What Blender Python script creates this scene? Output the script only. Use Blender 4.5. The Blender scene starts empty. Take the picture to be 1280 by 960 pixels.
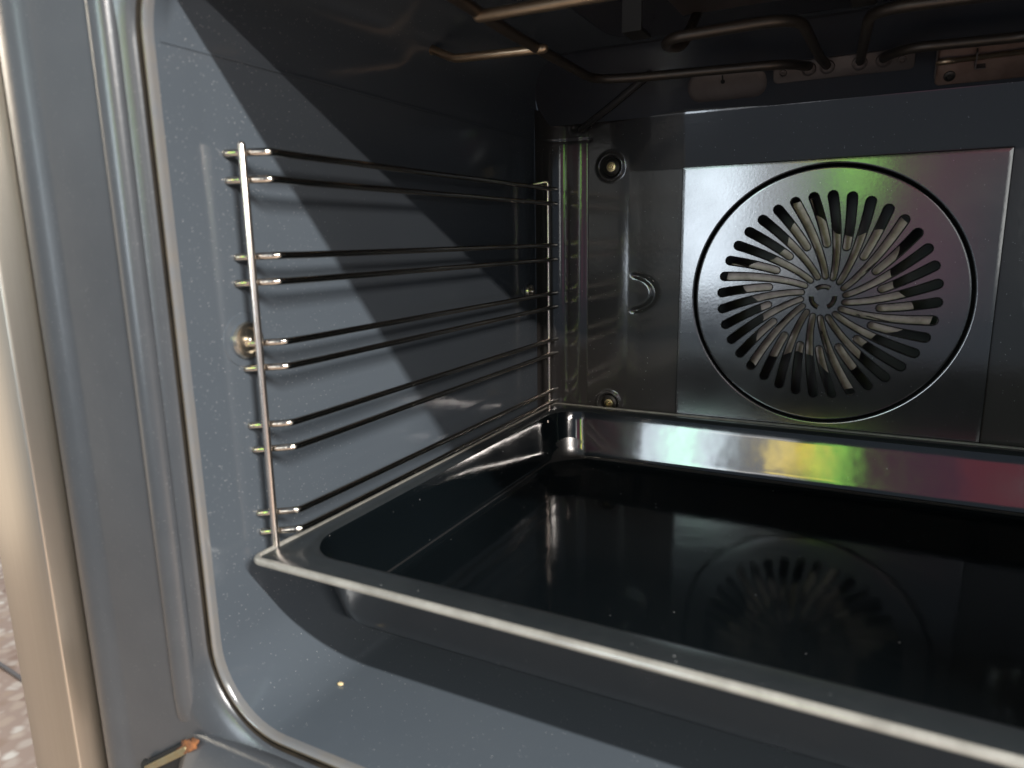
import bpy, bmesh, math, random
from mathutils import Vector, Matrix
random.seed(7)
R = math.radians
S = bpy.context.scene
COL = S.collection

# ------------------------------------------------------------------ camera
cd = bpy.data.cameras.new('camera')
cd.sensor_fit = 'HORIZONTAL'; cd.sensor_width = 36.0; cd.lens = 0.88078 * 36000 / 1280
cd.clip_start = 0.01; cd.clip_end = 60
cd.dof.use_dof = True; cd.dof.focus_distance = 0.56; cd.dof.aperture_fstop = 8.5
cam = bpy.data.objects.new('camera', cd); COL.objects.link(cam)
cam.location = (0.04, -0.61, 0.235)
cam.rotation_euler = (1.36804, 0.01742, 0.47853)
S.camera = cam

# ------------------------------------------------------------------ world, lamps, exposure
w = bpy.data.worlds.new('World'); S.world = w; w.use_nodes = True
bg = w.node_tree.nodes['Background']
bg.inputs[0].default_value = (0.66, 0.80, 1.0, 1); bg.inputs[1].default_value = 0.22
S.view_settings.view_transform = 'Standard'; S.view_settings.look = 'None'
S.view_settings.exposure = 0.3; S.view_settings.gamma = 1
S.cycles.max_bounces = 8; S.cycles.sample_clamp_indirect = 6
S.cycles.use_denoising = True

def lamp(name, loc, target, sx, sy, radiance, col, disk=False):
    d = bpy.data.lights.new(name, 'AREA')
    d.shape = 'DISK' if disk else 'RECTANGLE'
    d.size = sx; d.size_y = sy
    a = math.pi * sx * sx / 4 if disk else sx * sy
    d.energy = radiance * math.pi * a
    d.color = col
    o = bpy.data.objects.new(name, d); COL.objects.link(o)
    o.location = loc
    o.rotation_euler = (Vector(target) - Vector(loc)).to_track_quat('-Z', 'Y').to_euler()
    return o
def env_lamp(name, az, el, waz, wel, radiance, col, dist=2.6):
    """a lit patch of the shop seen by reflection: direction from the oven mouth, degrees"""
    o = Vector((-0.05, -0.05, 0.18))
    d = Vector((math.sin(R(az)) * math.cos(R(el)), -math.cos(R(az)) * math.cos(R(el)), math.sin(R(el))))
    lamp(name, o + d * dist, o, 2 * dist * math.tan(R(waz / 2)), 2 * dist * math.tan(R(wel / 2)), radiance, col)
# two rows of tube lamps on the shop ceiling, parallel to the oven front
lamp('ceiling_tube', (1.70, -1.15, 1.31), (1.70, -0.2, 0.10), 1.3, 0.03, 980, (1.0, 0.985, 0.95))
lamp('ceiling_tube', (2.15, -2.30, 1.39), (2.15, -0.2, 0.20), 1.2, 0.03, 540, (1.0, 0.91, 0.84))
env_lamp('shop_window', -13.5, 8, 7.2, 24, 8.5, (0.80, 0.90, 1.0))
env_lamp('green_sign', -13.2, 15, 1.8, 9, 8.0, (0.25, 1.0, 0.42), 2.45)
env_lamp('grey_wall', -6.8, 8, 5.0, 24, 1.5, (0.95, 0.95, 1.0))
env_lamp('yellow_sign', -3.8, 13.4, 4.0, 3.6, 7.0, (1.0, 0.74, 0.10), 2.40)
env_lamp('lime_sign', -0.8, 11, 3.0, 14, 4.5, (0.40, 1.0, 0.14), 2.45)
env_lamp('red_wall', 4.5, 7, 7, 24, 0.34, (1.0, 0.17, 0.40))
env_lamp('red_sign', 10.5, 13, 5, 9, 0.7, (1.0, 0.10, 0.15))
env_lamp('white_wall', 16.5, 8, 4, 20, 3.0, (1.0, 1.0, 0.96))
env_lamp('ceiling_strip', -7.5, 16.6, 7, 1.0, 5.0, (1.0, 0.93, 0.85), 2.35)
lamp('left_frame_fill', (-2.2, -2.6, 1.1), (-0.25, -0.4, 0.2), 1.0, 1.2, 0.55, (0.9, 0.98, 1.0))  # unseen soft lamp added for highlights on the front frame
lamp('warm_trim_fill', (-2.2, -1.2, -0.05), (-0.3, -0.4, 0.0), 1.2, 1.2, 1.0, (1.0, 0.85, 0.68))  # added warm area lamp, tints and brightens the steel trim
lamp('ceiling_tube', (-1.9, 0.9, 1.40), (-1.6, 0.3, -0.67), 1.2, 0.05, 130, (1.0, 0.97, 0.92))  # extra tube added to brighten the floor beside the oven

# ------------------------------------------------------------------ materials
def mat(name, base, rough=0.4, metal=0.0, ior=1.5, fleck=0.0, bump=0.0, bscale=300, mottle=0.0, mscale=18,
        coat=0.0, mcol=None, streak=None, anis=0.0, fleck_scale=650, fleck_col=(0.55, 0.56, 0.56), rvar=0.0):
    m = bpy.data.materials.new(name); m.use_nodes = True
    nt = m.node_tree; N = nt.nodes; L = nt.links; b = N['Principled BSDF']
    b.inputs['Roughness'].default_value = rough; b.inputs['Metallic'].default_value = metal
    b.inputs['IOR'].default_value = ior; b.inputs['Coat Weight'].default_value = coat
    b.inputs['Anisotropic'].default_value = anis
    tc = N.new('ShaderNodeTexCoord'); src = tc.outputs['Object']
    if streak:
        mp = N.new('ShaderNodeMapping'); mp.inputs['Scale'].default_value = streak
        L.new(src, mp.inputs[0]); ssrc = mp.outputs[0]
    else: ssrc = src
    col = None
    rgb = N.new('ShaderNodeRGB'); rgb.outputs[0].default_value = (*base, 1); col = rgb.outputs[0]
    if mottle or rvar:
        no = N.new('ShaderNodeTexNoise'); no.inputs['Scale'].default_value = mscale
        no.inputs['Detail'].default_value = 7; no.inputs['Roughness'].default_value = 0.65
        L.new(ssrc, no.inputs['Vector'])
        mr = N.new('ShaderNodeMapRange'); mr.inputs[1].default_value = 0.35; mr.inputs[2].default_value = 0.68
        L.new(no.outputs['Fac'], mr.inputs[0])
        if mottle:
            mx = N.new('ShaderNodeMix'); mx.data_type = 'RGBA'
            mc = mcol or tuple(c * 1.9 for c in base)
            mx.inputs[7].default_value = (*mc, 1)
            mu = N.new('ShaderNodeMath'); mu.operation = 'MULTIPLY'; mu.inputs[1].default_value = mottle
            L.new(mr.outputs[0], mu.inputs[0]); L.new(mu.outputs[0], mx.inputs[0]); L.new(col, mx.inputs[6]); col = mx.outputs[2]
        if rvar:
            ma = N.new('ShaderNodeMath'); ma.operation = 'MULTIPLY_ADD'
            ma.inputs[1].default_value = rvar; ma.inputs[2].default_value = rough
            L.new(mr.outputs[0], ma.inputs[0]); L.new(ma.outputs[0], b.inputs['Roughness'])
    if fleck:
        for sc, thr, sel in ((fleck_scale, 0.17, 1 - 0.05 * fleck), (fleck_scale * 0.62, 0.10, 1 - 0.04 * fleck)):
            vo = N.new('ShaderNodeTexVoronoi'); vo.inputs['Scale'].default_value = sc
            L.new(src, vo.inputs['Vector'])
            sp = N.new('ShaderNodeSeparateColor'); L.new(vo.outputs['Color'], sp.inputs[0])
            mrd = N.new('ShaderNodeMapRange'); mrd.inputs[1].default_value = thr * 1.6; mrd.inputs[2].default_value = thr * 0.5
            L.new(vo.outputs['Distance'], mrd.inputs[0])
            gt = N.new('ShaderNodeMath'); gt.operation = 'GREATER_THAN'; gt.inputs[1].default_value = sel
            L.new(sp.outputs[0], gt.inputs[0])
            an = N.new('ShaderNodeMath'); an.operation = 'MULTIPLY'
            L.new(mrd.outputs[0], an.inputs[0]); L.new(gt.outputs[0], an.inputs[1])
            pw = N.new('ShaderNodeMath'); pw.operation = 'POWER'; pw.inputs[1].default_value = 2.0
            L.new(sp.outputs[1], pw.inputs[0])
            an2 = N.new('ShaderNodeMath'); an2.operation = 'MULTIPLY'
            L.new(an.outputs[0], an2.inputs[0]); L.new(pw.outputs[0], an2.inputs[1])
            mx = N.new('ShaderNodeMix'); mx.data_type = 'RGBA'; mx.inputs[7].default_value = (*fleck_col, 1)
            L.new(an2.outputs[0], mx.inputs[0]); L.new(col, mx.inputs[6]); col = mx.outputs[2]
    L.new(col, b.inputs['Base Color'])
    if bump:
        nb = N.new('ShaderNodeTexNoise'); nb.inputs['Scale'].default_value = bscale; nb.inputs['Detail'].default_value = 2
        L.new(ssrc, nb.inputs['Vector'])
        bp = N.new('ShaderNodeBump'); bp.inputs['Strength'].default_value = 1.0; bp.inputs['Distance'].default_value = bump
        L.new(nb.outputs['Fac'], bp.inputs['Height']); L.new(bp.outputs[0], b.inputs['Normal'])
    return m
M = {}
M['enamel'] = mat('blue_grey_enamel', (0.070, 0.083, 0.098), 0.105, ior=1.6, fleck=1.9, fleck_col=(0.42, 0.43, 0.43), fleck_scale=900, bump=0.00004, bscale=160, mottle=0.25, mscale=9, mcol=(0.088, 0.100, 0.112), rvar=0.06)
M['enamel_back'] = mat('dark_enamel', (0.040, 0.037, 0.036), 0.12, ior=1.65, fleck=0.7, bump=0.00004, bscale=260, fleck_scale=800)
M['enamel_panel'] = mat('orange_peel_enamel', (0.028, 0.027, 0.028), 0.12, ior=2.0, rvar=0.06, mscale=14, fleck=0.35, bump=0.000022, bscale=420, fleck_scale=800)
M['enamel_tray'] = mat('black_tray_enamel', (0.003, 0.0045, 0.0055), 0.07, ior=1.75, fleck=0.12, bump=0.00016, bscale=34, fleck_scale=420, rvar=0.05, mscale=30)
M['tray_outside'] = mat('dull_black_enamel', (0.013, 0.013, 0.0135), 0.17, ior=1.9, fleck=0.2, bump=0.00006, bscale=60, fleck_scale=500, rvar=0.12, mscale=25)
M['enamel_roof'] = mat('roof_enamel', (0.040, 0.044, 0.053), 0.15, ior=1.55, mottle=0.5, mscale=14, mcol=(0.06, 0.055, 0.055))
M['frame'] = mat('grey_frame_enamel', (0.046, 0.050, 0.056), 0.29, ior=1.7, fleck=3.0, bump=0.00005, bscale=200, mottle=0.35, mscale=45, mcol=(0.064, 0.068, 0.074), fleck_scale=950, fleck_col=(0.24, 0.24, 0.24))
M['lip'] = mat('highlit_lip_enamel', (0.13, 0.134, 0.14), 0.15, ior=1.7, mottle=0.3, mscale=60, mcol=(0.2, 0.16, 0.11))  # highlight on the bent lip painted in as a paler base
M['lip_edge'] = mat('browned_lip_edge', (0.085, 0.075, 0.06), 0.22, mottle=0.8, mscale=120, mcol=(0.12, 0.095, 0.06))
M['gasket'] = mat('dark_brown_groove', (0.012, 0.010, 0.008), 0.6, mottle=0.7, mscale=80, mcol=(0.04, 0.03, 0.018))
M['chrome'] = mat('chromed_wire', (0.66, 0.61, 0.54), 0.11, metal=1.0, bump=0.00006, bscale=500, mottle=0.4, mscale=120, mcol=(0.55, 0.44, 0.33))
M['zinc'] = mat('zinc_plated_steel', (0.80, 0.73, 0.62), 0.27, metal=1.0)
M['support'] = mat('lit_matt_chrome', (0.86, 0.77, 0.70), 0.27, metal=1.0, mottle=0.5, mscale=110, mcol=(0.62, 0.50, 0.40))  # same chrome as the rails, base lightened for lamp reflections on the posts
M['steel_trim'] = mat('brushed_steel', (0.58, 0.53, 0.455), 0.34, metal=1.0, streak=(700, 700, 6), mottle=0.3, mscale=1.0, mcol=(0.5, 0.44, 0.36), anis=0.3)
M['tan_steel'] = mat('heat_tanned_steel', (0.32, 0.262, 0.235), 0.42, metal=0.5, mottle=0.9, mscale=90, mcol=(0.15, 0.12, 0.10), bump=0.00008, bscale=200)
M['heater'] = mat('oxidised_heater_tube', (0.085, 0.073, 0.063), 0.42, metal=0.7, mottle=0.6, mscale=60, mcol=(0.12, 0.09, 0.065))
M['gold_rod'] = mat('heat_gilded_rod', (0.58, 0.43, 0.29), 0.34, metal=0.9, mottle=0.4, mscale=90, mcol=(0.4, 0.27, 0.16))
M['plate'] = mat('dull_steel_plate', (0.15, 0.125, 0.115), 0.5, metal=0.5, mottle=0.6, mscale=45, mcol=(0.09, 0.07, 0.065))
M['probe_plate'] = mat('browned_steel_plate', (0.22, 0.15, 0.12), 0.48, metal=0.55, mottle=0.8, mscale=38, mcol=(0.11, 0.06, 0.045))
M['brass'] = mat('brass', (0.62, 0.48, 0.27), 0.3, metal=1.0)
M['dark_steel'] = mat('dark_steel', (0.06, 0.055, 0.05), 0.4, metal=0.8)
M['rust'] = mat('rust', (0.27, 0.10, 0.03), 0.85, mottle=0.9, mscale=260, mcol=(0.06, 0.03, 0.018), bump=0.0004, bscale=700)
M['black'] = mat('black_hole', (0.006, 0.006, 0.006), 0.8)
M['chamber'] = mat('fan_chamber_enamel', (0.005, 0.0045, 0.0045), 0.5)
M['olive'] = mat('zinc_hinge_bar', (0.30, 0.28, 0.18), 0.4, metal=0.7, mottle=0.6, mscale=200, mcol=(0.3, 0.2, 0.08))
M['crumb'] = mat('bread_crumb', (0.75, 0.6, 0.35), 0.8, mottle=0.5, mscale=600, mcol=(0.5, 0.3, 0.12))
M['cable'] = mat('grey_rubber', (0.16, 0.15, 0.15), 0.6)

def floor_mat():
    m = bpy.data.materials.new('terrazzo'); m.use_nodes = True
    nt = m.node_tree; N = nt.nodes; L = nt.links; b = N['Principled BSDF']
    tc = N.new('ShaderNodeTexCoord')
    no = N.new('ShaderNodeTexNoise'); no.inputs['Scale'].default_value = 30; L.new(tc.outputs['Object'], no.inputs[0])
    ad = N.new('ShaderNodeMix'); ad.data_type = 'VECTOR'; ad.inputs[0].default_value = 0.02
    L.new(tc.outputs['Object'], ad.inputs[4]); L.new(no.outputs['Color'], ad.inputs[5])
    vo = N.new('ShaderNodeTexVoronoi'); vo.inputs['Scale'].default_value = 34; L.new(ad.outputs[1], vo.inputs['Vector'])
    sp = N.new('ShaderNodeSeparateColor'); L.new(vo.outputs['Color'], sp.inputs[0])
    cr = N.new('ShaderNodeValToRGB'); e = cr.color_ramp.elements
    e[0].position = 0; e[0].color = (0.30, 0.20, 0.15, 1); e[1].position = 1; e[1].color = (0.78, 0.72, 0.64, 1)
    for p, c in ((0.25, (0.45, 0.33, 0.25, 1)), (0.5, (0.62, 0.52, 0.43, 1)), (0.7, (0.50, 0.40, 0.33, 1))):
        q = cr.color_ramp.elements.new(p); q.color = c
    L.new(sp.outputs[0], cr.inputs[0])
    lt = N.new('ShaderNodeMapRange'); lt.inputs[1].default_value = 0.3; lt.inputs[2].default_value = 0.62
    L.new(vo.outputs['Distance'], lt.inputs[0])
    mx = N.new('ShaderNodeMix'); mx.data_type = 'RGBA'; mx.inputs[7].default_value = (0.42, 0.31, 0.25, 1)
    L.new(lt.outputs[0], mx.inputs[0]); L.new(cr.outputs[0], mx.inputs[6])
    L.new(mx.outputs[2], b.inputs['Base Color']); b.inputs['Roughness'].default_value = 0.35
    return m
M['floor'] = floor_mat()

# ------------------------------------------------------------------ helpers
def link(name, bm, material, parent=None, smooth=True, sharp=None):
    me = bpy.data.meshes.new(name)
    bmesh.ops.recalc_face_normals(bm, faces=bm.faces[:])
    if smooth:
        for f in bm.faces: f.smooth = True
    bm.to_mesh(me); bm.free()
    if sharp is not None: me.set_sharp_from_angle(angle=R(sharp))
    me.materials.append(material)
    o = bpy.data.objects.new(name, me); COL.objects.link(o)
    if parent: o.parent = parent
    return o
def thing(name, label, cat, loc=(0, 0, 0), group=None):
    o = bpy.data.objects.new(name, None); COL.objects.link(o); o.location = loc; o.empty_display_size = 0.02
    o['label'] = label; o['category'] = cat
    if group: o['group'] = group
    return o
def round_path(pts, r, n=6):
    """polyline with its corners rounded"""
    P = [Vector(p) for p in pts]; rr = r if isinstance(r, (list, tuple)) else [r] * len(P)
    out = [P[0]]
    for i in range(1, len(P) - 1):
        a, b, c = P[i - 1], P[i], P[i + 1]
        u = (a - b); v = (c - b); k = min(rr[i], u.length * 0.49, v.length * 0.49)
        s, e = b + u.normalized() * k, b + v.normalized() * k
        for j in range(n + 1):
            t = j / n
            out.append((1 - t) ** 2 * s + 2 * t * (1 - t) * b + t * t * e)
    out.append(P[-1]); return out
def add_tube(bm, pts, r, seg=10, cap=True, closed=False, round_end=False):
    P = [Vector(p) for p in pts]
    rad = r if isinstance(r, (list, tuple)) else [r] * len(P)
    if round_end and not closed:
        d0 = (P[0] - P[1]).normalized(); d1 = (P[-1] - P[-2]).normalized()
        r0, r1 = rad[0], rad[-1]
        P = [P[0] + d0 * r0 * 0.9, P[0] + d0 * r0 * 0.6] + P + [P[-1] + d1 * r1 * 0.6, P[-1] + d1 * r1 * 0.9]
        rad = [r0 * 0.45, r0 * 0.8] + list(rad) + [r1 * 0.8, r1 * 0.45]
    n = len(P); rings = []; nrm = None
    for i in range(n):
        if closed: t = (P[(i + 1) % n] - P[i - 1]).normalized()
        else: t = (P[min(i + 1, n - 1)] - P[max(i - 1, 0)]).normalized()
        if nrm is None:
            nrm = t.orthogonal().normalized()
        nrm = (nrm - t * nrm.dot(t)).normalized(); bi = t.cross(nrm)
        rings.append([bm.verts.new(P[i] + (nrm * math.cos(2 * math.pi * k / seg) + bi * math.sin(2 * math.pi * k / seg)) * rad[i]) for k in range(seg)])
    for i in range(n if closed else n - 1):
        a, b = rings[i], rings[(i + 1) % n]
        for k in range(seg): bm.faces.new((a[k], a[(k + 1) % seg], b[(k + 1) % seg], b[k]))
    if cap and not closed:
        bm.faces.new(rings[0]); bm.faces.new(rings[-1])
def tube(name, pts, r, material, parent=None, seg=10, **k):
    bm = bmesh.new(); add_tube(bm, pts, r, seg, **k); return link(name, bm, material, parent)
def add_lathe(bm, prof, origin, axis, seg=32):
    """prof: (radius, height along axis)"""
    ax = Vector(axis).normalized(); u = ax.orthogonal().normalized(); v = ax.cross(u); o = Vector(origin)
    rings = []
    for r, h in prof:
        if r < 1e-7: rings.append([bm.verts.new(o + ax * h)])
        else: rings.append([bm.verts.new(o + ax * h + (u * math.cos(2 * math.pi * k / seg) + v * math.sin(2 * math.pi * k / seg)) * r) for k in range(seg)])
    for a, b in zip(rings, rings[1:]):
        if len(a) == 1 and len(b) == 1: continue
        for k in range(seg):
            k2 = (k + 1) % seg
            if len(a) == 1: bm.faces.new((a[0], b[k], b[k2]))
            elif len(b) == 1: bm.faces.new((a[k], a[k2], b[0]))
            else: bm.faces.new((a[k], a[k2], b[k2], b[k]))
def lathe(name, prof, origin, axis, material, parent=None, seg=32, sharp=40):
    bm = bmesh.new(); add_lathe(bm, prof, origin, axis, seg); return link(name, bm, material, parent, sharp=sharp)
def add_box(bm, lo, hi, mtx=None):
    vs = []
    for x in (lo[0], hi[0]):
        for y in (lo[1], hi[1]):
            for z in (lo[2], hi[2]):
                p = Vector((x, y, z)); vs.append(bm.verts.new(mtx @ p if mtx else p))
    for f in ((0, 1, 3, 2), (4, 6, 7, 5), (0, 4, 5, 1), (2, 3, 7, 6), (0, 2, 6, 4), (1, 5, 7, 3)):
        bm.faces.new([vs[i] for i in f])
def box(name, lo, hi, material, parent=None, bevel=0.0, mtx=None, seg=2):
    bm = bmesh.new(); add_box(bm, lo, hi, mtx)
    if bevel: bmesh.ops.bevel(bm, geom=bm.edges[:], offset=bevel, segments=seg, affect='EDGES', profile=0.5)
    return link(name, bm, material, parent, smooth=bool(bevel), sharp=50)
def rrect(x0, x1, z0, z1, r, n=8):
    """rounded rectangle, counter-clockwise, starting bottom right; r may be 4 radii (br, tr, tl, bl)"""
    rr = r if isinstance(r, (list, tuple)) else [r] * 4
    out = []
    for (cx, cz, a0), q in zip(((x1, z0, -90), (x1, z1, 0), (x0, z1, 90), (x0, z0, 180)), rr):
        ccx = cx - q if cx == x1 else cx + q
        ccz = cz - q if cz == z1 else cz + q
        for j in range(n + 1):
            a = R(a0 + 90 * j / n)
            out.append((ccx + q * math.cos(a), ccz + q * math.sin(a)))
    return out
def loft(bm, loops, close_first=False, close_last=False):
    rings = [[bm.verts.new(p) for p in lp] for lp in loops]
    for a, b in zip(rings, rings[1:]):
        n = len(a)
        for k in range(n): bm.faces.new((a[k], a[(k + 1) % n], b[(k + 1) % n], b[k]))
    if close_first: bm.faces.new(rings[0])
    if close_last: bm.faces.new(rings[-1])
    return rings
def sstep(a, b, x):
    t = max(0.0, min(1.0, (x - a) / (b - a))); return t * t * (3 - 2 * t)

# ------------------------------------------------------------------ setting
bm = bmesh.new()
bm.faces.new([bm.verts.new(p) for p in ((-5, -2.2, 0), (2.5, -2.2, 0), (2.5, 4, 0), (-5, 4, 0))])
fl = link('floor', bm, M['floor'], smooth=False); fl.location = (0, 0, -0.67); fl['kind'] = 'structure'
cb = tube('cable', [(-2.2, 0.20, -0.666), (-1.9, 0.135, -0.666), (-1.6263, 0.1057, -0.666), (-1.5367, 0.0977, -0.666), (-1.2, 0.075, -0.666)], 0.004, M['cable'], seg=8)
cb['label'] = 'thin grey cable lying on the speckled floor beside the oven'; cb['category'] = 'cable'

# ------------------------------------------------------------------ the oven
oven = thing('oven', 'open built-in oven with dark blue-grey enamel cavity, fan at the back and grey front frame', 'oven')
HW, TOP, YF = 0.24, 0.36, -0.394
# cavity lining: rounded tunnel, header widening behind the front lip
def tun(y, hw, z0, z1, r, rt): return [(x, y, z) for x, z in rrect(-hw, hw, z0, z1, [r, rt, rt, r], 12)]
bm = bmesh.new()
loft(bm, [tun(-0.3945, HW, 0, TOP, 0.04, 0.04), tun(-0.388, HW, 0, TOP + 0.002, 0.04, 0.04), tun(-0.376, HW, 0, 0.380, 0.04, 0.035),
          tun(-0.372, HW, 0, 0.382, 0.04, 0.035), tun(-0.20, HW + 0.0006, -0.0005, 0.382, 0.04, 0.035), tun(0.004, HW, 0, 0.382, 0.04, 0.035)])
for f in list(bm.faces):          # the roof is a sheet of its own
    c = f.calc_center_median()
    if c.z > 0.321 and c.y > -0.376 and abs(c.x) < 0.2399: pass
lining = link('cavity_lining', bm, M['enamel'], oven, sharp=60)
# pressed seam running round the lining at roof height
for s in (-1, 1):
    box('lining_seam', (s * HW - 0.0004, -0.392, 0.3197), (s * HW + 0.0004, -0.02, 0.3209), M['enamel'], oven)

# back wall: one pressed enamel sheet
FC = (0.0, 0.186)
def back_h(x, z):
    h = 0.0
    rf = 0.024
    for d in (x + HW, HW - x):
        if d < rf: h += rf - math.sqrt(max(0, rf * rf - (rf - max(d, 0)) ** 2))
    if z < 0.02:
        d = max(z, 0); h = max(h, 0.02 - math.sqrt(max(0, 0.0004 - (0.02 - d) ** 2)))
    ax = abs(x)
    # vertical ribs near the corners, closed by a small dome
    cap = 1.0
    if z > 0.3225: cap = math.sqrt(max(0, 1 - ((z - 0.3225) / 0.0062) ** 2))
    if ax > 0.1995:
        q = min(1.0, (ax - 0.1995) / 0.013)
        e = 0.013 * (0.30 * min(q, 0.3) + (0.30 * max(0, min(q, 0.7) - 0.3) - 0.2625 * max(0, min(q, 0.7) - 0.3) ** 2) + 0.09 * max(0, q - 0.7) - 0.06 * max(0, q - 0.7) ** 2)
        if ax > 0.2125: e += 0.0006 * (1 - math.exp(-(ax - 0.2125) / 0.008))
        k = sstep(0.2125, 0.2165, ax)
        h += e * (cap * (1 - k) + k)
    # pressed field step with its half-round lobe
    left = sstep(0.149, 0.171, ax)
    inz = sstep(0.315, 0.205, z) * sstep(0.0, 0.16, z)
    h -= 0.0011 * (1 - left) * inz
    if -0.1605 < x < 0: h += 0.055 * (0.1605 - max(ax, 0.112)) * sstep(0.02, 0.11, ax)
    if abs(z - 0.186) < 0.03 and ax > 0.125:
        dl = math.hypot(ax - 0.1600, (z - 0.186) * 1.5)
        h -= 0.0018 * math.exp(-((dl - 0.0238) / 0.0026) ** 2) * sstep(0.159, 0.152, ax)
    # shallow trough above the fan panel
    h += 0.18 * max(0.0, min(z, 0.3325) - 0.290) * sstep(0.180, 0.140, ax)
    if ax > 0.196: h -= 0.0009 * max(0.0, 1 - abs(z - 0.3196) / 0.0012)
    # screw dimples
    for sx, sz in ((-0.178, 0.2954), (0.178, 0.2954), (-0.178, 0.083), (0.178, 0.083)):
        d = math.hypot(x - sx, z - sz)
        if d < 0.016: h += 0.0016 * math.exp(-((d - 0.0105) / 0.0016) ** 2) - 0.004 * sstep(0.0100, 0.0075, d)
    return h
nx, nz = 400, 300
bm = bmesh.new(); g = []
for j in range(nz + 1):
    z = 0.345 * j / nz
    g.append([bm.verts.new((x, -back_h(x, z), z)) for x in (-HW + 0.0002 + (2 * HW - 0.0004) * i / nx for i in range(nx + 1))])
for j in range(nz):
    for i in range(nx):
        x = -HW + 2 * HW * (i + .5) / nx; z = 0.345 * (j + .5) / nz
        if math.hypot(x - FC[0], z - FC[1]) < 0.1045: continue
        bm.faces.new((g[j][i], g[j][i + 1], g[j + 1][i + 1], g[j + 1][i]))
bmesh.ops.delete(bm, geom=[v for v in bm.verts if not v.link_faces], context='VERTS')
back = link('back_wall', bm, M['enamel_back'], oven)

# slanted panel between back wall and roof
bm = bmesh.new()
prof = [(-0.0045, 0.3365), (-0.0066, 0.3325), (-0.0082, 0.3322), (-0.0094, 0.3335), (-0.0385, 0.3778), (-0.0420, 0.3812), (-0.0460, 0.3822)]
rows = [[bm.verts.new((x, y, z)) for y, z in prof] for x in (-0.2395, -0.12, 0, 0.12, 0.2395)]
for a, b in zip(rows, rows[1:]):
    for k in range(len(prof) - 1): bm.faces.new((a[k], a[k + 1], b[k + 1], b[k]))
slant = link('slanted_back_panel', bm, M['enamel_roof'], oven, sharp=25)
for s in (-1, 1):
    tube('pressed_rib', [(s * 0.2045, -0.0045, 0.328), (s * 0.170, -0.0165, 0.3440), (s * 0.136, -0.0285, 0.3615)], [0.0032, 0.0034, 0.0034], M['enamel_back'], slant, seg=16, round_end=True)

# roof sheet with pressed reflector fields
bm = bmesh.new()
loft(bm, [[(x, y, z) for x, y in rrect(-0.155, 0.155, -0.33, -0.06, 0.03)] for z in (0.3822,)] +
         [[(x, y, 0.3795) for x, y in rrect(-0.151, 0.151, -0.326, -0.064, 0.03)], [(x, y, 0.3790) for x, y in rrect(-0.147, 0.147, -0.322, -0.068, 0.028)]], False, True)
link('roof_reflector', bm, M['enamel_roof'], oven, sharp=50)
for x0, x1, y0, y1 in ((-0.09, -0.02, -0.20, -0.11), (0.03, 0.10, -0.20, -0.11)):
    box('reflector_patch', (x0, y0, 0.3770), (x1, y1, 0.3788), M['plate'], oven, 0.0006)
for x in (-0.105, 0.02, 0.105):
    bm = bmesh.new(); add_box(bm, (x - 0.006, -0.17, 0.356), (x + 0.006, -0.168, 0.3785)); add_box(bm, (x - 0.006, -0.168, 0.356), (x + 0.006, -0.150, 0.358))
    link('element_clip', bm, M['dark_steel'], oven, smooth=False)

# fan panel: raised square with a round opening
bm = bmesh.new(); cx, cz = FC
X0, X1, Z0, Z1 = -0.1145, 0.1145, 0.068, 0.2917
angs = sorted(set([2 * math.pi * k / 240 for k in range(240)] + [math.atan2(z - cz, x - cx) % (2 * math.pi) for x in (X0, X1) for z in (Z0, Z1)]))
def sq(a, inset):
    c, s = math.cos(a), math.sin(a); t = 1e9
    if c > 1e-9: t = min(t, (X1 - cx) / c)
    if c < -1e-9: t = min(t, (X0 - cx) / c)
    if s > 1e-9: t = min(t, (Z1 - cz) / s)
    if s < -1e-9: t = min(t, (Z0 - cz) / s)
    x, z = cx + c * t, cz + s * t
    return (max(X0 + inset, min(X1 - inset, x)), max(Z0 + inset, min(Z1 - inset, z)))
loops = []
for r, h in ((0.1008, -0.003), (0.1008, 0.0034), (0.1012, 0.0041), (0.1018, 0.0044), (0.1024, 0.0044)):
    loops.append([(cx + r * math.cos(a), -h, cz + r * math.sin(a)) for a in angs])
for ins, h in ((0.0040, 0.0044), (0.0030, 0.0044), (0.0013, 0.0043), (0.0006, 0.0034), (0.0, -0.0008)):
    loops.append([(sq(a, ins)[0], -h, sq(a, ins)[1]) for a in angs])
loft(bm, loops)
link('fan_panel', bm, M['enamel_panel'], oven, sharp=30)

# fan cover: disc with 36 spiral slots, cut through a thin plate
def slot_outline(th0, r_in, r_out, w_in, w_out, k=R(13.7), n=12):
    mid = []
    for i in range(n + 1):
        t = i / n; r = r_in + (r_out - r_in) * t
        a = th0 + k * math.log(r / r_out); mid.append((r * math.cos(a), r * math.sin(a), w_in + (w_out - w_in) * t))
    L_, R_ = [], []
    for i, (x, y, ww) in enumerate(mid):
        x0, y0, _ = mid[max(i - 1, 0)]; x1, y1, _ = mid[min(i + 1, n)]
        d = Vector((x1 - x0, y1 - y0)).normalized()
        L_.append((x - d.y * ww / 2, y + d.x * ww / 2)); R_.append((x + d.y * ww / 2, y - d.x * ww / 2))
    def cap(c, d, ww, a0):
        base = math.atan2(d[1], d[0])
        return [(c[0] + ww / 2 * math.cos(base + a), c[1] + ww / 2 * math.sin(base + a)) for a in (R(60), R(30), 0, R(-30), R(-60))]
    dE = (mid[n][0] - mid[n - 1][0], mid[n][1] - mid[n - 1][1]); dS = (mid[0][0] - mid[1][0], mid[0][1] - mid[1][1])
    capE = cap(mid[n], dE, mid[n][2], 0); capS = cap(mid[0], dS, mid[0][2], 0)
    return L_ + capE + R_[::-1] + capS
from mathutils.geometry import delaunay_2d_cdt
slots = []
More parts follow.
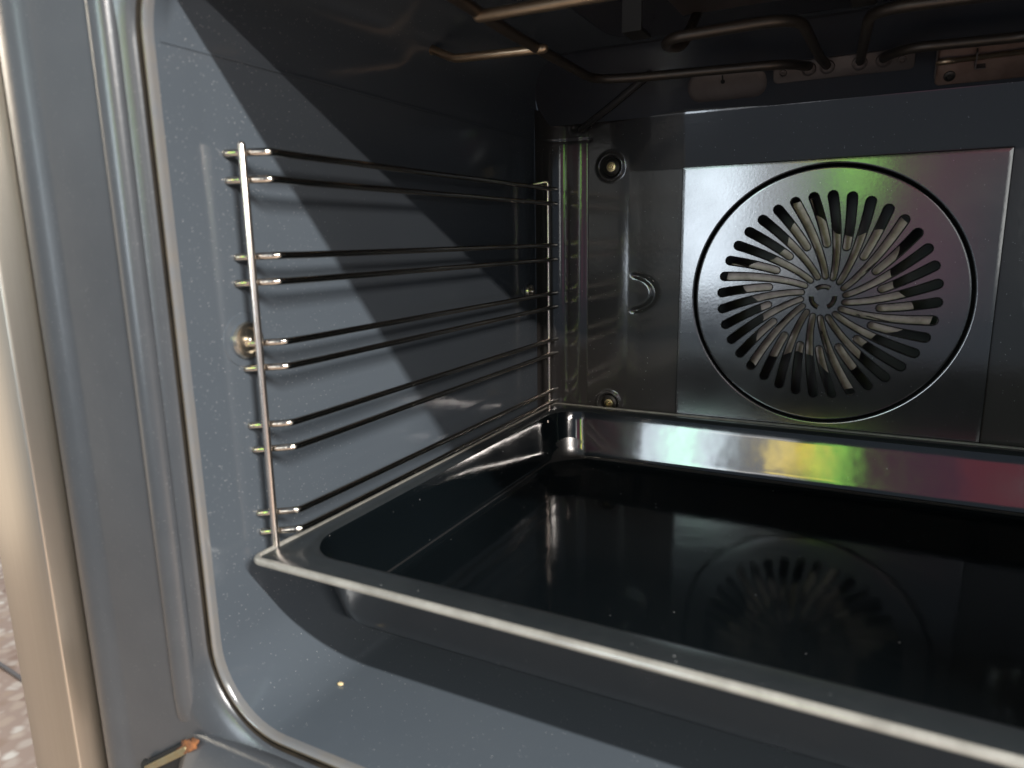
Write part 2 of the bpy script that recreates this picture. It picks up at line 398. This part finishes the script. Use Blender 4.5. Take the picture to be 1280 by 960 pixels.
for k in range(18):
    slots.append((R(8.4 + 20 * k), 0.0162, 0.0775, 0.0037, 0.0064)); slots.append((R(18.4 + 20 * k), 0.0412, 0.0775, 0.0050, 0.0064))
def slot_ring(sl, off): return slot_outline(sl[0], sl[1], sl[2], sl[3] + 2 * off, sl[4] + 2 * off)
def arc_slot(c, half, r, wd, n=8):
    o = [((r + wd / 2) * math.cos(c - half + 2 * half * i / n), (r + wd / 2) * math.sin(c - half + 2 * half * i / n)) for i in range(n + 1)]
    i_ = [((r - wd / 2) * math.cos(c + half - 2 * half * i / n), (r - wd / 2) * math.sin(c + half - 2 * half * i / n)) for i in range(n + 1)]
    return o + i_
rim_levels = ((0.0009, 0.0), (0.0007, 0.0005), (0.00035, 0.0007), (0.00005, 0.0002), (-0.0001, -0.0022))
holes = [[(slot_ring(sl, o), h) for o, h in rim_levels] for sl in slots]
holes += [[(arc_slot(R(c), R(36), 0.0084, 0.0022 + 2 * o), h) for o, h in rim_levels] for c in (92, 212, 332)]
NO = 144; HC = 0.0042                                            # front face height
outer_c = lambda r: [(r * math.cos(2 * math.pi * k / NO), r * math.sin(2 * math.pi * k / NO)) for k in range(NO)]
pts2, edg = [], []
for lp in [outer_c(0.0980), outer_c(0.0970)] + [h[0][0] for h in holes]:
    b0 = len(pts2); pts2 += [Vector(p) for p in lp]; edg += [(b0 + k, b0 + (k + 1) % len(lp)) for k in range(len(lp))]
vs_, es_, fs_, _a, _b, _c = delaunay_2d_cdt(pts2, edg, [], 0, 1e-7)
def inside(p, poly):
    c = False; n = len(poly); jx = n - 1
    for ix in range(n):
        a, b = poly[ix], poly[jx]
        if (a[1] > p[1]) != (b[1] > p[1]) and p[0] < (b[0] - a[0]) * (p[1] - a[1]) / (b[1] - a[1]) + a[0]: c = not c
        jx = ix
    return c
hp = [h[0][0] for h in holes]
hb = [(min(p[0] for p in q), max(p[0] for p in q), min(p[1] for p in q), max(p[1] for p in q)) for q in hp]
bm = bmesh.new(); fv = [bm.verts.new((cx + v[0], -HC, cz + v[1])) for v in vs_]
for f in fs_:
    c = sum((Vector(vs_[i]) for i in f), Vector((0, 0))) / len(f)
    if any(b[0] < c[0] < b[1] and b[2] < c[1] < b[3] and inside(c, q) for q, b in zip(hp, hb)): continue
    bm.faces.new([fv[i] for i in f])
def wall(levels):
    rings = [[bm.verts.new((cx + x, -HC - h, cz + y)) for x, y in lp] for lp, h in levels]
    for a, b in zip(rings, rings[1:]):
        for k in range(len(a)): bm.faces.new((a[k], a[(k + 1) % len(a)], b[(k + 1) % len(a)], b[k]))
for h in holes: wall(h)
wall([(outer_c(r), h) for r, h in ((0.0980, 0.0), (0.0984, -0.0001), (0.0988, -0.0006), (0.0989, -0.0014), (0.0989, -0.0040))])
bmesh.ops.remove_doubles(bm, verts=bm.verts[:], dist=1e-6)
cover = link('fan_cover', bm, M['enamel_panel'], oven, sharp=32)
# chamber behind it
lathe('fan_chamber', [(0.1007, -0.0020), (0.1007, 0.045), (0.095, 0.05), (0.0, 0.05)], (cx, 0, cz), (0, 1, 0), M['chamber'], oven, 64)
# fan: star plate and six folded blades
bm = bmesh.new(); n = 180; ring_o = []; fy = 0.010
arm = [46, 106, 166, 226, 286, 346]
def star(a):
    d = min(abs((math.degrees(a) - q + 180) % 360 - 180) for q in arm)
    return 0.049 + 0.015 * sstep(24, 6, d)
for yy in (fy, fy + 0.001):
    ring_o.append([bm.verts.new((cx + star(2 * math.pi * k / n) * math.cos(2 * math.pi * k / n), yy, cz + star(2 * math.pi * k / n) * math.sin(2 * math.pi * k / n))) for k in range(n)])
for k in range(n): bm.faces.new((ring_o[0][k], ring_o[0][(k + 1) % n], ring_o[1][(k + 1) % n], ring_o[1][k]))
bm.faces.new(ring_o[0]); bm.faces.new(ring_o[1])
fan = link('fan', bm, M['tan_steel'], oven, smooth=False)
for q in arm:
    bm = bmesh.new(); m4 = Matrix.Translation((cx, 0, cz)) @ Matrix.Rotation(R(-q), 4, 'Y')
    add_box(bm, (0.030, fy - 0.0012, -0.0065), (0.0775, fy - 0.0002, 0.0065), m4)
    m5 = m4 @ Matrix.Translation((0, fy, -0.0065))
    add_box(bm, (0.034, 0.0, -0.001), (0.0775, 0.022, 0.0), m5)
    link('blade', bm, M['tan_steel'], fan, smooth=False)
for k in range(6):
    a = R(arm[k] + 42)
    lathe('rivet', [(0.0, -0.0016), (0.0014, -0.0012), (0.002, 0.0)], (cx + 0.030 * math.cos(a), fy, cz + 0.030 * math.sin(a)), (0, 1, 0), M['dark_steel'], fan, 10)
lathe('hub_nut', [(0, -0.006), (0.004, -0.006), (0.0055, -0.004), (0.0055, 0.0)], (cx, fy, cz), (0, 1, 0), M['dark_steel'], fan, 6)

# screws in the dimples of the back wall
for sx, sz in ((-0.178, 0.2954), (-0.178, 0.083), (0.178, 0.2954), (0.178, 0.083)):
    s = lathe('back_screw', [(0.0078, 0.002), (0.0074, -0.0008), (0.0052, -0.0018), (0.0050, -0.0008), (0.0, -0.0008)], (sx, 0.003, sz), (0, 1, 0), M['dark_steel'], oven, 24)
    lathe('brass_insert', [(0.0042, 0.0), (0.0040, -0.0016), (0.0024, -0.0018), (0.0022, -0.0006), (0.0013, -0.0006), (0.0010, -0.0020), (0.0, -0.0022)], (sx, 0.0022, sz), (0, 1, 0), M['brass'], s, 20)

# heating element, outer and inner tube, with their support rods
HR = 0.0032
def cr(x, y, z): return (x + 0.04, y - 0.61, z + 0.235)
ZE = 0.114
outer = [(-0.019, -0.0185, 0.3555), (-0.019, -0.035, 0.352), (-0.028, -0.068, 0.3485), (-0.075, -0.0720, 0.349), (-0.128, -0.0790, 0.349), (-0.160, -0.0900, 0.349), (-0.158, -0.22, 0.3495),
         (-0.150, -0.345, 0.350), (0.150, -0.345, 0.350), (0.158, -0.22, 0.3495), (0.160, -0.09, 0.349), (0.105, -0.061, 0.349), (0.042, -0.066, 0.3495), (0.0294, -0.035, 0.352), (0.0294, -0.0183, 0.3546)]
rads = [0, .01, .02, .01, .03, .03, .01, .03, .03, .01, .03, .01, .02, .01, 0]
tube('heating_element', round_path(outer, rads), HR, M['heater'], oven, 12)
tube('heating_element', round_path([(-0.0066, -0.0177, 0.3538), (-0.0095, -0.050, 0.3535), (-0.0120, -0.158, 0.3535), (-0.082, -0.1650, 0.3505), (-0.0905, -0.1500, 0.3505), (-0.0850, -0.128, 0.3525), (-0.080, -0.108, 0.3800)],
     [0, .01, .022, .010, .012, .012, 0]), HR, M['heater'], oven, 12)
tube('heating_element', round_path([(0.0143, -0.0178, 0.3539), (0.0170, -0.060, 0.3535), (0.0235, -0.152, 0.3530), (0.13, -0.154, 0.3505), (0.138, -0.13, 0.353), (0.132, -0.11, 0.380)],
     [0, .01, .02, .012, .012, 0]), HR, M['heater'], oven, 12)
tube('element_support_rod', round_path([(-0.2405, -0.185, 0.361), (-0.222, -0.1885, 0.3525), (-0.2165, -0.1903, 0.3505), (-0.1535, -0.1905, 0.3483)], [0, .004, .004, 0]), 0.0027, M['gold_rod'], oven, 10, round_end=True)
tube('element_support_rod', [(-0.1545, -0.268, 0.3475), (0.155, -0.272, 0.344)], 0.0030, M['gold_rod'], oven, 10, round_end=True)
lathe('rod_eyelet', [(0.0, 0.0022), (0.003, 0.002), (0.0045, 0.001), (0.005, 0.0)], (-0.24, -0.185, 0.361), (1, 0, 0), M['gold_rod'], oven, 14)

# plates on the slanted panel
SN = Vector((0, -0.0443, -0.0291)).normalized()                     # faces down and forward
SV = Vector((0, -0.0291, 0.0443)).normalized()                     # up the slant
SO = Vector((0, -0.0094, 0.3335))
def slant_m(x, v, h=0.0):
    m = Matrix((( 1, SV.x, SN.x, 0), (0, SV.y, SN.y, 0), (0, SV.z, SN.z, 0), (0, 0, 0, 1)))
    m.translation = SO + Vector((x, 0, 0)) + SV * v + SN * h
    return m
def plate(name, x0, x1, v0, v1, th, material, r=0.003):
    bm = bmesh.new(); m = slant_m(0, 0)
    loft(bm, [[m @ Vector((x, v, h)) for x, v in rrect(x0 + i, x1 - i, v0 + i, v1 - i, r, 4)] for h, i in ((-0.001, 0), (th - 0.0004, 0), (th, 0.0004))], False, True)
    return link(name, bm, material, oven, sharp=40)
tp = plate('terminal_plate', -0.0435, 0.0485, 0.0150, 0.0300, 0.0014, M['plate'])
def screw_on(parent, x, v, r, material, h=0.0014):
    bm = bmesh.new(); m = slant_m(x, v, h); o = m.translation
    add_lathe(bm, [(r, 0.0), (r * 0.95, 0.0009), (r * 0.55, 0.0013), (r * 0.45, 0.0006), (0, 0.0006)], o, SN, 18)
    return link('screw', bm, material, parent, sharp=40)
for x in (-0.0366, 0.0408): screw_on(tp, x, 0.0225, 0.0028, M['plate'])
for x in (-0.019, -0.0066, 0.0143, 0.0294):
    bm = bmesh.new(); m = slant_m(x, 0.0235, 0.0012)
    add_lathe(bm, [(0.0052, 0.0), (0.0048, 0.0016), (0.0038, 0.0020)], m.translation, SN, 18)
    link('tube_collar', bm, M['plate'], tp, sharp=40)
pp = plate('probe_plate', 0.0618, 0.142, 0.0015, 0.0285, 0.0014, M['probe_plate'])
screw_on(pp, 0.0703, 0.0075, 0.0036, M['dark_steel'])
m = slant_m(0, 0); pv = 0.0195
tube('temperature_probe', [m @ Vector((0.0612, pv, 0.0055)), m @ Vector((0.072, pv, 0.0055)), m @ Vector((0.0722, pv, 0.0055)), m @ Vector((0.135, pv + 0.0012, 0.0055))], [0.0020, 0.0020, 0.0016, 0.0016], M['gold_rod'], pp, 12)
bm = bmesh.new(); add_box(bm, (0.0838, pv - 0.0065, 0.0012), (0.0846, pv + 0.005, 0.0085), m); add_box(bm, (0.0838, pv - 0.0065, 0.0012), (0.090, pv - 0.0058, 0.0085), m)
link('probe_clip', bm, M['plate'], pp, smooth=False)
tab = box('plate_flange', (0.0610, 0.0090, 0.001), (0.0618, 0.0285, 0.007), M['plate'], pp, mtx=m)
# oval dent with a keyhole, left of the terminal plate
bm = bmesh.new(); mm = slant_m(0, 0)
loft(bm, [[mm @ Vector((x, v, h)) for x, v in rrect(-0.108 + i, -0.048 - i, 0.006 + i, 0.029 - i, 0.010 - i, 5)] for h, i in ((-0.0002, 0), (0.0007, 0.0015), (0.0012, 0.004), (0.0014, 0.0065))], False, True)
link('pressed_field', bm, M['plate'], slant, sharp=60)
bm = bmesh.new(); m2 = slant_m(-0.0801, 0.0215, 0.0016); add_lathe(bm, [(0.0017, 0), (0, 0.0001)], m2.translation, SN, 12); add_box(bm, (-0.0806, 0.0215, 0.0014), (-0.0796, 0.0265, 0.0017), mm)
link('keyhole', bm, M['black'], slant, smooth=False)

# front lip, gasket groove and frame
def ring(d, y, n=12): return [(x, y, z) for x, z in rrect(-HW - d, HW + d, -d, TOP + d, 0.04 + d, n)]
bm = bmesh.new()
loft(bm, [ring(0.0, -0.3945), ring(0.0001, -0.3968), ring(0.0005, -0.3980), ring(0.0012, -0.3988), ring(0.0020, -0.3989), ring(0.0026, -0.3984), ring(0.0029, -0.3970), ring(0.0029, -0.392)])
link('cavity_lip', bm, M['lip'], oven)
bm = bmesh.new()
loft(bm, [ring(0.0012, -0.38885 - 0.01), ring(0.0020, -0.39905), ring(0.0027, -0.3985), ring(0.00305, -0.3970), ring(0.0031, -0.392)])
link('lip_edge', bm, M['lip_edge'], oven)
bm = bmesh.new()
loft(bm, [ring(0.0028, -0.3925), ring(0.0043, -0.3915), ring(0.0056, -0.3925), ring(0.0057, -0.3986)])
link('gasket_groove', bm, M['gasket'], oven)
bm = bmesh.new()
FX, FZ0, FZ1 = 0.304, -0.20, 0.50
def outer_r(dx, y, r=0.012): return [(x, y, z) for x, z in rrect(-FX - dx, FX + dx, FZ0 - dx, FZ1 + dx, r + dx, 12)]
loft(bm, [ring(0.0058, -0.392), ring(0.0058, -0.3980), ring(0.0061, -0.3990), ring(0.0070, -0.4000), ring(0.0086, -0.4012), ring(0.0120, -0.4030), ring(0.0220, -0.4062), ring(0.0250, -0.4068),
          outer_r(-0.004, -0.4092), outer_r(0.0, -0.4098), outer_r(0.003, -0.4112), outer_r(0.008, -0.4128), outer_r(0.0125, -0.4132), outer_r(0.0170, -0.4128), outer_r(0.0195, -0.4114), outer_r(0.0205, -0.4090), outer_r(0.0208, -0.395)])
frame = link('front_frame', bm, M['frame'], oven, sharp=45)
# raised bead down the frame beside the mouth
for s in (-1, 1):
    bm = bmesh.new(); rows = []
    zs = [-0.012, -0.010, -0.006, 0.0, 0.01] + [0.03 + 0.47 * i / 10 for i in range(11)]
    for z in zs:
        k = sstep(-0.013, 0.004, z); 
        rows.append([bm.verts.new((s * (0.2575 + 0.0062 * math.cos(math.pi * j / 10)), -0.4042 - 0.0046 * k * max(0, math.sin(math.pi * j / 10)) ** 0.7 + 0.0011 * math.cos(math.pi * j / 10) * -1, z)) for j in range(11)])
    for a, b in zip(rows, rows[1:]):
        for j in range(10): bm.faces.new((a[j], a[j + 1], b[j + 1], b[j]))
    link('frame_bead', bm, M['frame'], frame)
# sill under the mouth
bm = bmesh.new(); rows = []
for x in (-0.262, -0.260, -0.254, -0.24, 0.24, 0.254, 0.260, 0.262):
    k = sstep(0.2621, 0.246, abs(x))
    rows.append([bm.verts.new((x, y, z)) for y, z in ((-0.400, -0.0075), (-0.4035 - 0.003 * k, -0.0085 + 0.003 * k), (-0.4045 - 0.005 * k, -0.0095 + 0.0015 * k), (-0.406 - 0.022 * k, -0.024), (-0.406 - 0.024 * k, -0.030), (-0.405, -0.060))])
for a, b in zip(rows, rows[1:]):
    for j in range(5): bm.faces.new((a[j], a[j + 1], b[j + 1], b[j]))
link('front_sill', bm, M['frame'], frame)
# hinge slot with its bar
hd = Vector((0.0418, 0, 0.0289)).normalized(); hp = Vector((-hd.z, 0, hd.x))
H0 = Vector((-0.2880, -0.4112, -0.0395))
def slab(name, s0, s1, w0, w1, y0, y1, material, parent):
    mtx = Matrix(((hd.x, 0, hp.x, H0.x), (0, 1, 0, H0.y), (hd.z, 0, hp.z, H0.z), (0, 0, 0, 1)))
    return box(name, (s0, y0, w0), (s1, y1, w1), material, parent, 0.0006, mtx)
hinge = slab('hinge_slot', 0.0, 0.050, -0.0065, 0.0045, -0.0005, 0.0025, M['black'], frame)
slab('hinge_bar', 0.002, 0.046, -0.0010, 0.0028, -0.0022, 0.0, M['olive'], hinge)
bm = bmesh.new(); bmesh.ops.create_icosphere(bm, subdivisions=3, radius=1.0)
from mathutils import noise
for v in bm.verts:
    k = 1 + 0.55 * noise.noise(v.co * 1.9) + 0.25 * noise.noise(v.co * 5)
    p = hd * (v.co.x * 0.0085 * k) + hp * (v.co.y * 0.0036 * k); v.co = H0 + hd * 0.046 + hp * 0.0012 + p + Vector((0, v.co.z * 0.0021 * k, 0))
link('rust_patch', bm, M['rust'], hinge)
lathe('hinge_hole', [(0.0055, 0.0), (0.005, -0.0016), (0.0, -0.0017)], H0 + Vector((0.002, 0, 0.002)), (0, 1, 0), M['black'], hinge, 20)
# steel trim along the outer edge
box('side_trim', (-0.371, -0.425, -0.45), (-0.326, -0.396, 0.70), M['steel_trim'], oven, 0.0012)

# rack mounts fixed to the left wall
def mount(y, z, r, pin):
    m_ = lathe('rack_mount', [(r * 1.5, 0.0), (r * 1.45, 0.0006), (r * 1.05, 0.0007), (r, 0.0018), (r * 0.92, 0.0030), (r * 0.72, 0.0034), (r * 0.62, 0.0020), (0.0, 0.0020)], (-0.2402, y, z), (1, 0, 0), M['enamel'], oven, 36)
    lathe('washer', [(r, 0.0019), (r * 0.94, 0.0036), (r * 0.70, 0.0036), (r * 0.62, 0.0024), (0, 0.0024)], (-0.2402, y, z), (1, 0, 0), M['zinc'], m_, 36)
    tube('pin', [(-0.240, y, z), (-0.2352 + pin, y, z)], 0.0018, M['zinc'], m_, 10)
mount(-0.3615, 0.1880, 0.0092, 0.0)
mount(-0.0415, 0.1892, 0.0062, 0.002)

# ------------------------------------------------------------------ rack of wire rails, hung on the left wall
rack = thing('side_rack', 'chromed wire shelf rack hung on the left cavity wall above the tray', 'oven rack', (-0.2345, -0.36, 0.082))
def T(p): return tuple(Vector(p) - rack.location)
ZL = [0.2774, 0.2649, 0.2290, 0.2165, 0.1866, 0.1741, 0.1448, 0.1317, 0.0976, 0.0868]
XR, WR = -0.2225, 0.00185
for z in ZL:
    yf = -0.3507 + 0.0012 * random.uniform(-1, 1)
    pts = [(-0.2392, yf - 0.0120, z - 0.0004), (-0.2300, yf - 0.0062, z), (XR, yf - 0.0010, z + 0.0002), (XR, yf + 0.02, z), (XR, -0.18, z), (XR, -0.045, z), (XR + 0.0005, -0.0190, z)]
    tube('rail_wire', [T(p) for p in round_path(pts, [0, .002, .0035, .006, .01, .01, 0], 8)], WR, M['chrome'], rack, 12, round_end=True)
tube('front_support', [T(p) for p in round_path([(-0.2290, -0.3630, 0.2800), (-0.2292, -0.3630, 0.19), (-0.2300, -0.3630, 0.080), (-0.2300, -0.3630, 0.0715), (-0.220, -0.355, 0.0715)], [0, .01, .01, .005, 0])], 0.0019, M['support'], rack, 12, round_end=True)
tube('rear_support', [T(p) for p in round_path([(-0.2385, -0.034, 0.2812), (-0.2246, -0.0300, 0.2836), (-0.2246, -0.0300, 0.2780), (-0.2246, -0.0300, 0.0715), (-0.220, -0.045, 0.0715)], [0, .004, .003, .004, 0])], 0.0018, M['support'], rack, 12, round_end=True)

# ------------------------------------------------------------------ baking tray
TZ = 0.080
tray = thing('baking_tray', 'deep black enamel baking tray slid in at the lowest level', 'baking tray', (0, -0.19, 0.034))
def tl(x, yf, yb, z, r): return [(px, py + 0.19, z - 0.034) for px, py in rrect(-x, x, yf, yb, r, 14)]
XO, YO, YB = 0.2312, -0.3795, -0.0055
XI, YI, YBI = 0.2205, -0.3585, -0.0178
def inset(k, z, r):
    """inner wall: k from 0 (rim) to 1 (bottom)"""
    return tl(XI - 0.0072 * k, YI + 0.0105 * k, YBI - 0.0125 * k, z, r)
bm = bmesh.new()
lp = [tl(0.06, -0.22, -0.14, 0.0338, 0.02), tl(XI - 0.0155, YI + 0.020, YBI - 0.019, 0.0338, 0.022), tl(XI - 0.0090, YI + 0.0125, YBI - 0.0145, 0.0356, 0.026), tl(XI - 0.0062, YI + 0.0088, YBI - 0.0115, 0.0395, 0.028), tl(XI - 0.0045, YI + 0.0066, YBI - 0.0088, 0.0465, 0.029), tl(XI - 0.0036, YI + 0.0054, YBI - 0.0078, 0.0510, 0.0295),
      tl(XI + 0.0012, YI - 0.0012, YBI + 0.0012, TZ - 0.006, 0.031), tl(XI + 0.0022, YI - 0.0025, YBI + 0.0022, TZ - 0.0022, 0.030), tl(XO - 0.002, YO + 0.002, YB - 0.002, TZ - 0.0016, 0.006),
      tl(XO - 0.001, YO + 0.001, YB - 0.001, TZ - 0.0006, 0.006), tl(XO - 0.002, YO + 0.002, YB - 0.002, TZ, 0.006), tl(XI + 0.0036, YI - 0.0042, YBI + 0.0036, TZ - 0.0004, 0.030),
      tl(XI + 0.0014, YI - 0.0016, YBI + 0.0014, TZ - 0.0010, 0.029), tl(XI, YI, YBI, TZ - 0.0028, 0.0285), inset(0.12, TZ - 0.0065, 0.028), inset(0.20, 0.07002, 0.0278), inset(0.77, 0.04548, 0.0262), inset(0.85, 0.0420, 0.026), inset(1.0, 0.0378, 0.024),
      tl(XI - 0.0090, YI + 0.0130, YBI - 0.0145, 0.0362, 0.022), tl(XI - 0.0125, YI + 0.0165, YBI - 0.0180, 0.0350, 0.020), tl(XI - 0.0155, YI + 0.0195, YBI - 0.0210, 0.0348, 0.018), tl(0.10, -0.26, -0.10, 0.0350, 0.02)]
loft(bm, lp[:9], True, False)
link('outer_shell', bm, M['tray_outside'], tray, sharp=35)
bm = bmesh.new(); loft(bm, lp[13:], False, True)
link('pan', bm, M['enamel_tray'], tray, sharp=35)
M['roll'] = mat('highlit_rim_edge', (0.30, 0.29, 0.26), 0.22, ior=1.8, mottle=0.8, mscale=70, mcol=(0.17, 0.16, 0.14))  # lamp highlight along the rolled edge put into the pale base colour
M['rim'] = mat('rim_enamel', (0.016, 0.019, 0.021), 0.28, ior=1.7, fleck=0.3, mottle=0.4, mscale=60, mcol=(0.028, 0.031, 0.032))
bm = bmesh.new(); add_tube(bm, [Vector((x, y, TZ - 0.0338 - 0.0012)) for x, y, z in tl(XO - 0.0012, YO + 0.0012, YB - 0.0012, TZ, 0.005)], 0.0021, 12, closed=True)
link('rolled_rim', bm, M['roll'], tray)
bm = bmesh.new(); loft(bm, lp[8:14])
link('rim_flange', bm, M['rim'], tray, sharp=50)

# crumb left on the cavity floor
bm = bmesh.new(); bmesh.ops.create_icosphere(bm, subdivisions=2, radius=0.0016)
for v in bm.verts: v.co = Vector((v.co.x * 1.2, v.co.y * 0.9, v.co.z * 0.6)) * (1 + random.uniform(-.18, .18))
c = link('crumb', bm, M['crumb']); c.location = (-0.2030, -0.352, 0.0008)
c['label'] = 'tiny yellow crumb on the cavity floor in front of the tray'; c['category'] = 'crumb'
